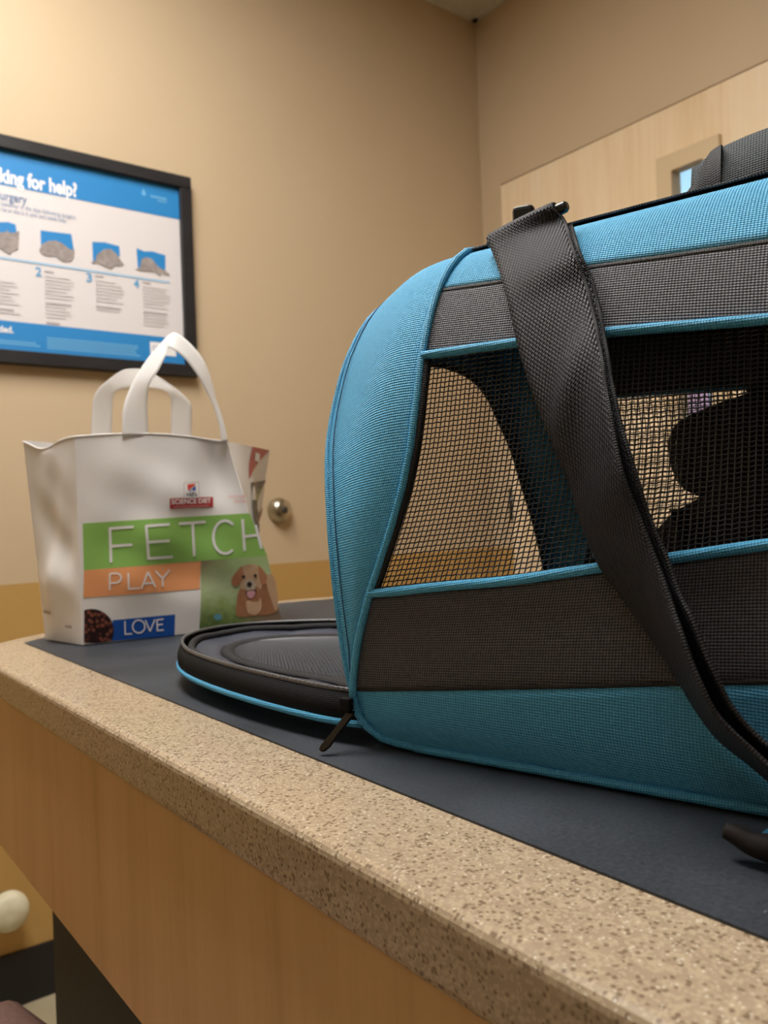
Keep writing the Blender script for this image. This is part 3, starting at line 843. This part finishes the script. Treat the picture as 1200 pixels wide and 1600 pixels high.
def with_width(Lp, px, py, wd, near=True):
    """Point on the ray at distance wd from Lp (the nearer or farther root); else the closest point."""
    d = ray(px, py).normalized(); v = Lp - CAM; b = v.dot(d); c = (CAM + d * b - Lp).length
    if c >= wd: return CAM + d * b
    h = math.sqrt(wd * wd - c * c); return CAM + d * (b - h if near else b + h)
WD = .041
Ls, Rs, L2, R2 = [], [], [], []
for k, (l, r, r2) in enumerate(zip(Lpx, Rpx, R2px)):
    off = .007 if k < 2 else .009 + .0004 * k
    lp = on_side(*l, off)
    if k == 0: rp = on_side(*r, .007)
    else: rp = with_width(lp, *r, WD, True)
    Ls.append(lp); Rs.append(rp)
    r2p = CAM + ray(*r2).normalized() * ((rp - CAM).length + .0035)
    R2.append(r2p); L2.append(lp + wb * .004)
def strip(name, A, B, mat, parent, th, sag=0, n=90, m=12):
    A = smooth_curve([p - SO for p in A], n); B = smooth_curve([p - SO for p in B], n)
    pts = [[a.lerp(b, j / m) for j in range(m + 1)] for a, b in zip(A, B)]
    if sag:
        for i in range(n):
            for j in range(m + 1):
                tn = (A[min(i + 1, n - 1)] - A[max(i - 1, 0)]).normalized(); nr = tn.cross(B[i] - A[i]).normalized()
                pts[i][j] = pts[i][j] + nr * (sag * math.sin(PI * j / m) * (math.sin(i * .13) + .25) + .0045 * math.exp(-((i - 36 + 1.1 * (j - m * .45)) / 3.2) ** 2) * math.sin(PI * j / m))
    o = grid(name, pts, mat, parent, meter_uv(pts), True)
    md = o.modifiers.new('webbing thickness', 'SOLIDIFY'); md.thickness = th; md.offset = 0
    return o
b0 = at_plane(763, 382, BA + wb * .048, wb) - SO; b1 = at_plane(887, 321, BA + wb * .048, wb) - SO
bd = (b1 - b0).normalized(); back = (wb * .020 + Vector((0, 0, .0155)))
e2 = (Vector((0, 0, 1)) - bd * bd.z).normalized(); e1 = bd.cross(e2); e1 = -e1 if e1.dot(wb) > 0 else e1     # e1 points at the near side
def wrap(t, rad=.0046): return [b0.lerp(b1, t) + SO + (e1 * math.cos(a) + e2 * math.sin(a)) * rad for a in (2.9, 2.3, 1.7, 1.1, .5, .0)]
strip('webbing', wrap(.045) + Ls[1:], wrap(.855) + Rs[1:], M['web'], sp_, .0016, .0012)
strip('return_webbing', L2[1:], R2[1:], M['web'], sp_, .0016, 0)
def edge_cord(P): 
    q = smooth_curve([p - SO for p in P], 90); return q
tube('webbing_edge', edge_cord(wrap(.855)[2:] + Rs[1:]), .0011, M['binding'], sp_, 6)
tube('return_webbing_edge', edge_cord(R2[1:]), .0011, M['binding'], sp_, 6)
# slider bar the strap folds over
tube('slider_bar', [b0, b0 + bd * .0025] + [b0.lerp(b1, t) for t in (.3, .6, .9)] + [b1 - bd * .0015, b1], [.0022, .0032, .0034, .0034, .0034, .0033, .0022], M['plastic'], sp_, 14)
cc = at_plane(819, 334, BA + wb * .066, wb) - SO
bm = bmesh.new(); box(bm, -.0066, .0066, -.005, .005, -.009, .0042, bev=.003, seg=3)
bmesh.ops.rotate(bm, verts=bm.verts[:], cent=(0, 0, 0), matrix=Matrix.Rotation(math.atan2(ub.y, ub.x) + .25, 3, 'Z')); bmesh.ops.translate(bm, verts=bm.verts[:], vec=cc)
obj('snap_clip', bm, M['plastic'], sp_)
# the loose end with its dark hook on the mat
h0 = at(1133, 1297, 2, .911); h1 = at(1225, 1318, 2, .911)
hk = smooth_curve([h0 - SO, h0.lerp(h1, .2) - SO + Vector((0, 0, -.001)), h0.lerp(h1, .5) - SO + Vector((0, 0, -.003)), h1 - SO + Vector((0, 0, -.003)), h1 + (h1 - h0) * .6 - SO + Vector((0, 0, -.004))], 30)
tube('snap_hook', hk, [.0032 + .0022 * min(1, i / 14) for i in range(30)], M['brown_plastic'], sp_, 12)

# ------------------------------------------------------------------ cat in the carrier
ct = empty('cat', BA + ub * -.192 + wb * WC + Vector((0, 0, .0065)), math.atan2(ub.y, ub.x))
tag(ct, 'dark brown cat sitting inside the pet carrier behind the mesh', 'cat')
cs, cz = .17, -.0065
nodes = [  # (s, w offset from the middle, z), radius, parent
    ((-.27, 0, .082), .070, None), ((-.215, 0, .100), .080, 0), ((-.155, 0, .116), .084, 1), ((-.10, 0, .112), .070, 2), ((-.080, 0, .142), .052, 3), ((-.076, .0, .176), .050, 4),
    ((-.040, 0, .168), .030, 5), ((-.018, 0, .165), .024, 6),
    ((-.045, -.026, .090), .044, 3), ((-.004, -.028, .062), .038, 8), ((.022, -.028, .026), .023, 9),
    ((-.045, .026, .090), .044, 3), ((-.004, .028, .062), .038, 11), ((.022, .028, .026), .023, 12),
    ((-.25, -.055, .045), .036, 0), ((-.21, -.064, .024), .020, 14), ((-.18, -.064, .020), .015, 15),
    ((-.25, .055, .045), .036, 0), ((-.21, .064, .024), .020, 17), ((-.18, .064, .020), .015, 18),
    ((-.315, .02, .035), .018, 0), ((-.33, .06, .022), .012, 20), ((-.30, .095, .018), .011, 21), ((-.25, .108, .017), .009, 22),
    ((-.048, 0, .098), .050, 3)]
me = bpy.data.meshes.new('body')
me.from_pydata([Vector((p[0][0] + cs, -p[0][1], p[0][2] + cz)) for p in nodes], [(i, p[2]) for i, p in enumerate(nodes) if p[2] is not None], [])
tmp = bpy.data.objects.new('tmp', me); C.objects.link(tmp)
sk = tmp.modifiers.new('s', 'SKIN'); sk.use_smooth_shade = True
for v, p in zip(me.skin_vertices[0].data, nodes): v.radius = (p[1], p[1])
me.skin_vertices[0].data[0].use_root = True
tmp.modifiers.new('u', 'SUBSURF').levels = 2; tmp.modifiers['u'].render_levels = 2
dg = bpy.context.evaluated_depsgraph_get(); body = bpy.data.meshes.new_from_object(tmp.evaluated_get(dg)); bpy.data.objects.remove(tmp)
body.name = 'body'; body.materials.clear(); link('body', body, ct, [M['fur']], True)
def ear(sy):
    b = Vector((-.082 + cs, sy * .023, .200 + cz)); pts = []
    for i in range(9):
        t = i / 8; r = .019 * (1 - t) ** .8 + .0012; row = []
        for k in range(13):
            a = 2 * PI * k / 12; row.append(b + Vector((.006 * t + r * .55 * math.cos(a), sy * .008 * t + r * math.sin(a), .040 * t)))
        pts.append(row)
    grid('ear', pts, M['fur'], ct)
ear(1); ear(-1)
for sy in (1, -1):
    bm = bmesh.new(); bmesh.ops.create_uvsphere(bm, u_segments=16, v_segments=10, radius=.006)
    bmesh.ops.translate(bm, verts=bm.verts[:], vec=(-.0455 + cs, sy * .0185, .181 + cz)); obj('eye', bm, M['eye'], ct, True)
bm = bmesh.new(); bmesh.ops.create_uvsphere(bm, u_segments=14, v_segments=8, radius=.005); bmesh.ops.scale(bm, verts=bm.verts[:], vec=(.8, 1.2, .8))
bmesh.ops.translate(bm, verts=bm.verts[:], vec=(-.0265 + cs, 0, .170 + cz)); obj('nose', bm, M['p_nose'], ct, True)
for sy in (1, -1):
    for k in range(4):
        a = Vector((-.036 + cs, sy * .010, .162 + .002 * k + cz)); tube('whisker', [a, a + Vector((.004, sy * .022, .003 * k - .004)), a + Vector((-.004, sy * .046, .006 * k - .012))], .0003, M['cream'], ct, 4)

# ------------------------------------------------------------------ shopping bag
bg = empty('shopping_bag', (.40, .98, .9)); tag(bg, 'white plastic pet food shopping bag with green, orange and blue bands', 'shopping bag')
BO = Vector((.40, .98, .9))
FBL, FBR = at(129, 1008, 2, .9012), at(441, 974, 2, .9012)
FTL, FTR = at(117, 682, 1, .962), at(355, 690, 1, .945)
BBL = at(71, 996, 1, 1.045); BBL.z = .9015
BTL = at(36, 688, 1, 1.05); BTR = at(421, 704, 1, 1.04); BBR = Vector((FBR.x + .005, 1.035, .9015))
def bil(a, b, c, d, u, v): return (a * (1 - u) + b * u) * (1 - v) + (c * (1 - u) + d * u) * v   # a bottom-left, b bottom-right, c top-left, d top-right
def crinkle(u, v, k):
    e = math.sin(PI * min(max(u, 0), 1)) * math.sin(PI * min(max(v, 0), 1)) 
    return e * (.0040 * math.sin(5.1 * u + 3 * v + k) * math.sin(4.3 * v + 1.7 * k) + .0022 * math.sin(13 * u - 9 * v + 2 * k) + .0014 * math.sin(21 * v + 8 * u + k))
def front(u, v, off=0):
    p = bil(FBL, FBR, FTL, FTR, u, v); n = (FBR - FBL).cross(FTL - FBL).normalized()
    dent = .010 * math.exp(-((u - .88) / .10) ** 2 - ((v - .86) / .16) ** 2)          # pinch below the handle
    top = .0045 * math.sin(PI * u) * v ** 6                                          # bowed upper hem
    return p + n * (crinkle(u, v, .4) + .006 * math.sin(PI * u) * math.sin(PI * v) - dent + off) + Vector((0, 0, top * 1.4)) - BO
def inv(px, py):
    u = v = .5
    for _ in range(40):
        p = project(front(u, v) + BO); e = .002
        a = project(front(u + e, v) + BO); b = project(front(u, v + e) + BO)
        j = ((a[0] - p[0]) / e, (b[0] - p[0]) / e, (a[1] - p[1]) / e, (b[1] - p[1]) / e); det = j[0] * j[3] - j[1] * j[2]
        rx, ry = px - p[0], py - p[1]
        u += (rx * j[3] - ry * j[1]) / det * .8; v += (j[0] * ry - j[2] * rx) / det * .8
    return u, v
def panel(name, fn, nu, nv, mat, parent=bg):
    pts = [[fn(i / nu, j / nv) for j in range(nv + 1)] for i in range(nu + 1)]
    return grid(name, pts, mat, parent, [[(i / nu, j / nv) for j in range(nv + 1)] for i in range(nu + 1)], True)
fp = panel('front_panel', front, 60, 60, M['poly'])
def lgus(u, v):
    p = bil(BBL, FBL, BTL, FTL, u, v); n = (FBL - BBL).cross(BTL - BBL).normalized()
    fold = .012 * max(0, (v - .93) / .07) * math.exp(-((u - .4) / .3) ** 2)
    sw = .012 * math.exp(-((v - .3) / .12) ** 2) * math.sin(PI * u)
    return p + n * (crinkle(u, v, 2.2) * .8 + sw * .7 + .0012 * math.sin(PI * u) * math.sin(9 * v)) - Vector((0, 0, fold)) - BO
lg = panel('side_gusset', lgus, 30, 60, M['poly'])
def rgus(u, v, off=0):
    p = bil(FBR, BBR, FTR, BTR, u, v); n = (BBR - FBR).cross(FTR - FBR).normalized()
    return p + n * (crinkle(u, v, 1.1) * .8 + off) - BO
rg = panel('side_gusset', rgus, 30, 60, M['poly'])
def back_(u, v):
    p = bil(BBL, BBR, BTL, BTR, u, v); return p + Vector((0, crinkle(u, v, 3) + .012 * math.sin(PI * u) * math.sin(PI * v), -.004 * math.sin(PI * u) * v ** 5)) - BO
panel('back_panel', back_, 40, 40, M['poly'])
panel('bottom', lambda u, v: bil(FBL, FBR, BBL, BBR, u, v) - BO, 4, 4, M['poly'])
# rolled hem along the gusset top
tube('hem', [lgus(i / 20, 1.0) for i in range(21)] + [front(i / 40, 1.0) for i in range(1, 41)], .0011, M['poly'], bg, 6)

# printing on the front panel
def pquad(name, quad, mat, off, nu=30, nv=14, parent=fp):
    """quad: pixel corners TL TR BR BL"""
    tl_, tr_, br_, bl_ = [Vector(inv(*p)) for p in quad]
    pts = [[front(*(bl_ * (1 - a) + br_ * a).lerp(tl_ * (1 - a) + tr_ * a, b), off) for b in [j / nv for j in range(nv + 1)]] for a in [i / nu for i in range(nu + 1)]]
    return grid(name, pts, mat, parent, [[(i / nu, j / nv) for j in range(nv + 1)] for i in range(nu + 1)], True)
GTR, GBR = (390, 802), (417, 868)
pquad('green_band', [(129, 818), GTR, GBR, (131, 891)], M['p_green'], .0005, 40)
pquad('orange_band', [(131, 891), (314, 877), (312, 920), (130, 934)], M['p_orange'], .0005)
pquad('blue_band', [(176, 969), (273.5, 960), (272.5, 993), (172, 1002)], M['p_navy'], .0005)
photo = pquad('dog_photo', [(314, 877), GBR, (440, 971), (311, 985)], M['p_grass'], .0005)
def pblob(name, px, mat, off, parent=photo, sm=True):
    c = smooth_curve([Vector((x, y, 0)) for x, y in px], max(28, 3 * len(px)), True) if sm else [Vector((x, y, 0)) for x, y in px]
    bm = bmesh.new(); f = bm.faces.new([bm.verts.new(front(*inv(p.x, p.y), off)) for p in c]); bm.normal_update()
    if f.normal.y > 0: f.normal_flip()
    bmesh.ops.triangulate(bm, faces=[f]); return obj(name, bm, mat, parent)
def ell(x, y, a, b, n=16, rot=0): return [(x + a * math.cos(t) * math.cos(rot) - b * math.sin(t) * math.sin(rot), y + a * math.cos(t) * math.sin(rot) + b * math.sin(t) * math.cos(rot)) for t in [2 * PI * k / n for k in range(n)]]
pblob('dog_body', [(372, 925), (380, 915), (400, 905), (418, 902), (428, 915), (433, 940), (433, 955), (420, 960), (400, 962), (380, 964), (369, 962), (369, 945)], M['p_puppy'], .0009)
pblob('dog_chest', [(385, 935), (400, 930), (408, 938), (406, 955), (396, 961), (386, 955)], M['p_puppy_light'], .0012)
pblob('dog_back', [(413, 900), (424, 898), (430, 908), (434, 940), (431, 955), (424, 940), (418, 920)], M['p_puppy_light'], .0011)
for e in ([(377, 885), (370, 892), (361, 905), (363, 914), (370, 916), (376, 908), (379, 896)], [(403, 884), (410, 890), (416, 900), (415, 911), (409, 914), (405, 902)]): pblob('dog_ear', e, M['p_puppy_ear'], .0013)
pblob('dog_head', [(377, 886), (388, 882), (400, 883), (407, 890), (410, 905), (408, 918), (400, 928), (390, 932), (381, 926), (375, 914), (373, 900)], M['p_puppy_light'], .0011)
pblob('dog_muzzle', ell(390, 914, 9, 10), M['p_pale'], .0014)
for x, y in ((380, 901), (398, 899.5)): pblob('dog_eye', ell(x, y, 2.7, 2.5), M['p_nose'], .0017)
pblob('dog_nose', ell(389, 913, 4, 4), M['p_nose'], .0017)
pblob('dog_mouth', [(383, 925), (390, 922), (400, 922), (397, 930), (391, 936), (386, 933)], M['p_nose'], .0016)
pblob('dog_tongue', [(385, 925), (391, 923), (398, 924), (396, 931), (391, 935), (386, 932)], M['p_tongue'], .0018)
pblob('toy_ball', ell(340, 964, 6, 5), M['p_ball'], .0009)
pblob('kibble_circle', [(131, 1004)] + [(143 + 34.5 * math.cos(t), 985 - 33.5 * math.sin(t)) for t in [PI * .61 - PI * .78 * k / 22 for k in range(23)]] + [(150, 1005)], M['p_kibble'], .0009, fp, False)
pk = fp.children[-1] if fp.children else None
for o in bpy.data.objects:
    if o.name == 'kibble_circle':
        ul = o.data.uv_layers.new(name='UVMap')
        for lp in o.data.loops:
            p = project(o.data.vertices[lp.vertex_index].co + BO); ul.data[lp.index].uv = ((p[0] - 100) / 60, (p[1] - 950) / 60)
# thin lettering
def stroke(bm, px, wpx, off, fn=None):
    """A flat stroke along pixel points: resampled, laid on the front panel."""
    P = [Vector((x, y, 0)) for x, y in px]; P = resample(P, max(8, len(px) * 2)) if len(px) == 2 else P
    rows = []
    for i, p in enumerate(P):
        t = (P[min(i + 1, len(P) - 1)] - P[max(i - 1, 0)]).normalized(); n = Vector((-t.y, t.x, 0)) * wpx / 2
        rows.append([bm.verts.new(front(*inv(*(p + n * q).xy), off)) for q in (-1, 1)])
    for a, b in zip(rows, rows[1:]): bm.faces.new((a[0], a[1], b[1], b[0]))
def z2(*p): return [(x / 2.5, 500 + y / 2.5) for x, y in p]
def arc(cx_, cy_, a, b, t0, t1, n=26, sh=0): return [(cx_ + a * math.cos(math.radians(t0 + (t1 - t0) * k / n)), cy_ + b * math.sin(math.radians(t0 + (t1 - t0) * k / n)) + sh * a * math.cos(math.radians(t0 + (t1 - t0) * k / n))) for k in range(n + 1)]
bm = bmesh.new(); W_ = 4.2
for s in (z2((428, 812), (433, 948)), z2((425, 815), (521, 808)), z2((430, 884), (516, 878)),
          z2((570, 804), (580, 936)), z2((568, 805), (662, 798)), z2((575, 868), (662, 862)), z2((578, 932), (674, 925)),
          z2((698, 796), (802, 789)), z2((751, 794), (758, 922)), z2((946, 778), (954, 902)), z2((997, 800), (1020, 894)), z2((950, 846), (1010, 840))): stroke(bm, s, W_, .0012)
stroke(bm, z2(*arc(878, 848, 46, 64, -48, -310, 30)), W_, .0012)
obj('large_lettering', bm, M['white'], fp)
bm = bmesh.new(); W_ = 2.6
for s in (z2((428, 990), (428, 1055)), z2((500, 988), (502, 1052)), z2((500, 1050), (545, 1047)), z2((552, 1050), (577, 984)), z2((577, 984), (606, 1044)), z2((560, 1030), (598, 1027)),
          z2((606, 980), (634, 1010)), z2((662, 976), (634, 1010)), z2((634, 1010), (635, 1042))): stroke(bm, s, W_, .0012)
stroke(bm, z2((428, 991), (455, 989), (468, 994), (473, 1006), (468, 1019), (455, 1026), (428, 1028)), W_, .0012)
obj('medium_lettering', bm, M['white'], fp)
bm = bmesh.new()
for s in (z2((487, 1176), (488, 1228)), z2((487, 1227), (515, 1225)), z2((567, 1172), (585, 1216)), z2((604, 1169), (585, 1216)), z2((612, 1170), (614, 1214)), z2((612, 1171), (638, 1168)), z2((613, 1191), (635, 1188)), z2((613, 1213), (639, 1210))): stroke(bm, s, 2.2, .0012)
stroke(bm, z2(*arc(541, 1197, 24, 25, 0, 360, 30)), 2.2, .0012)
obj('small_lettering', bm, M['white'], fp)
# brand badge: white square with two-colour mark above a red banner
bd_ = pquad('badge', [(287, 754.5), (310.5, 753.5), (310.5, 777.5), (287.5, 778.5)], M['white'], .0012, 6, 6)
bm = bmesh.new()
for s in (((287, 754.5), (310.5, 753.5)), ((310.5, 753.5), (310.5, 777.5)), ((287, 754.5), (287.5, 778.5))): stroke(bm, s, .8, .0014)
obj('badge_outline', bm, M['p_outline'], fp)
pblob('badge_mark', [(292, 757), (304, 756), (304.5, 757.5), (293, 767)], M['p_iconred'], .0016, fp, False)
pblob('badge_mark', [(305, 759), (305.2, 766.5), (300.5, 767), (300, 764), (298, 764.5), (297.8, 767.3), (293.5, 767.6)], M['p_iconblue'], .0016, fp, False)
pquad('badge_banner', [(265, 779), (332.5, 776.5), (332.5, 792), (265, 795)], M['p_red'], .0009, 14, 5)
def ftext(name, s, quad, mat, off, bold):
    a, b, c = [Vector(inv(*p)) for p in quad]       # baseline left, baseline right, top left
    bm = bmesh.new(); add_text(bm, s, lambda u, v: front(*(a + (b - a) * u + (c - a) * v), off), 0, 1, 0, 1, bold); return obj(name, bm, mat, fp)
ftext('badge_lettering', "Hill's", [(291, 776), (307, 775.3), (291, 769.5)], M['p_black'], .0017, .02)
ftext('banner_lettering', 'SCIENCE DIET', [(267.5, 788), (329.5, 785.5), (267.5, 780.5)], M['white'], .0014, .02)
bm = bmesh.new(); stroke(bm, ((271, 792), (326, 790)), 1.6, .0014); obj('banner_line', bm, M['p_redtxt'], fp)
ftext('red_lettering', 'VETS RECOMMEND', [(357, 778.5), (383, 778), (357, 774.5)], M['p_redtxt'], .0012, .0)
ftext('red_lettering', 'OUR FOODS', [(366, 785.5), (384, 785), (366, 781.8)], M['p_redtxt'], .0012, .0)
# printing on the gussets
def rinv(px, py):
    best = min(((project(rgus(i / 60, j / 60) + BO), i / 60, j / 60) for i in range(61) for j in range(61)), key=lambda q: (q[0][0] - px) ** 2 + (q[0][1] - py) ** 2)
    return best[1], best[2]
def rblob(name, px, mat, off, uvrect=None):
    P = [Vector(rinv(*p) + (0,)) for p in px]; c = resample(P, 24, True)
    bm = bmesh.new(); f = bm.faces.new([bm.verts.new(rgus(p.x, p.y, off)) for p in c]); bm.normal_update()
    o_ = f.calc_center_median() + BO - CAM
    if f.normal.dot(o_) > 0: f.normal_flip()
    bmesh.ops.triangulate(bm, faces=[f]); o = obj(name, bm, mat, rg)
    if uvrect:
        ul = o.data.uv_layers.new(name='UVMap')
        for lp in o.data.loops:
            p = project(o.data.vertices[lp.vertex_index].co + BO); ul.data[lp.index].uv = ((p[0] - uvrect[0]) / uvrect[2], 1 - (p[1] - uvrect[1]) / uvrect[3])
    return o
rblob('red_triangle', [(395, 693), (421, 702), (388, 748)], M['p_red'], .0012)
rblob('small_badge', [(397, 707), (404, 707), (404, 721), (396, 720)], M['white'], .002)
rblob('park_photo', [(391, 755), (422.5, 751), (424, 831), (400, 836)], M['p_park'], .0012, (390, 750, 34, 86))
rblob('printed_dog', [(392, 783), (399, 781), (402, 800), (403, 826), (397, 820), (393, 800)], M['p_black'], .002)
rblob('printed_dog', [(405, 800), (412, 793), (414, 808), (412, 832), (406, 830)], M['p_dog_brown'], .002)
rblob('gusset_stripe', [(412, 854), (425, 851), (425, 852.5), (412, 855.5)], M['p_black'], .0012)
for (u0, u1, v0, v1) in ((.05, .34, .135, .150), (.62, .78, .075, .088)):
    bm = bmesh.new()
    bm.faces.new([bm.verts.new(lgus(u, v) + Vector((-.0012, -.0012, 0))) for u, v in ((u0, v0), (u1, v0), (u1, v1), (u0, v1))])
    obj('gusset_lettering', bm, M['p_outline'], lg)

# handles: folded plastic ribbons
def handle(name, A, B, fA, fB):
    pa = smooth_curve([Vector((*p, f)) for p, f in zip(A, fA)], 70); pb = smooth_curve([Vector((*p, f)) for p, f in zip(B, fB)], 70)
    pts = []
    for a, b in zip(pa, pb):
        va = at(a.x, a.y, 1, a.z) - BO; vb = at(b.x, b.y, 1, b.z) - BO
        pts.append([va.lerp(vb, j / 6) for j in range(7)])
    o = grid(name, pts, M['poly_handle'], bg, meter_uv(pts), True); o.modifiers.new('film', 'SOLIDIFY').thickness = .0006; return o
handle('handle', [(191, 682), (192, 640), (204, 604), (228, 564), (250, 538), (265, 523), (276, 521), (296, 536), (316, 560), (328, 588), (338, 625), (348, 655), (356, 690)],
       [(232, 682), (230, 632), (234, 600), (247, 580), (258, 558), (263, 544), (266, 543), (288, 560), (308, 586), (319, 606), (331, 630), (341, 660), (346, 692)],
       [.955, .958, .962, .966, .966, .965, .962, .958, .955, .953, .952, .948, .944], [.955, .955, .952, .950, .952, .956, .950, .946, .944, .944, .945, .945, .943])
handle('handle', [(142, 690), (143, 655), (146, 622), (155, 606), (172, 591), (190, 579), (205, 576), (222, 577), (240, 584), (262, 598), (280, 611), (293, 624), (299, 636), (299, 690)],
       [(174, 690), (175, 655), (177, 618), (184, 610), (196, 606), (206, 604), (212, 603), (222, 603), (233, 605), (248, 607), (259, 611), (265, 618), (267, 630), (267, 690)],
       [1.046, 1.046, 1.045, 1.04, 1.035, 1.03, 1.03, 1.03, 1.032, 1.035, 1.038, 1.04, 1.042, 1.046], [1.046, 1.046, 1.046, 1.05, 1.056, 1.06, 1.062, 1.062, 1.06, 1.055, 1.05, 1.047, 1.046, 1.046])

# ------------------------------------------------------------------ world and view
w_ = bpy.data.worlds.new('world'); sc.world = w_; w_.use_nodes = True
w_.node_tree.nodes['Background'].inputs[0].default_value = (.02, .02, .02, 1)
sc.view_settings.view_transform = 'Standard'; sc.view_settings.look = 'None'; sc.view_settings.gamma = 1; sc.view_settings.use_curve_mapping = False
sc.view_settings.exposure = 0.0
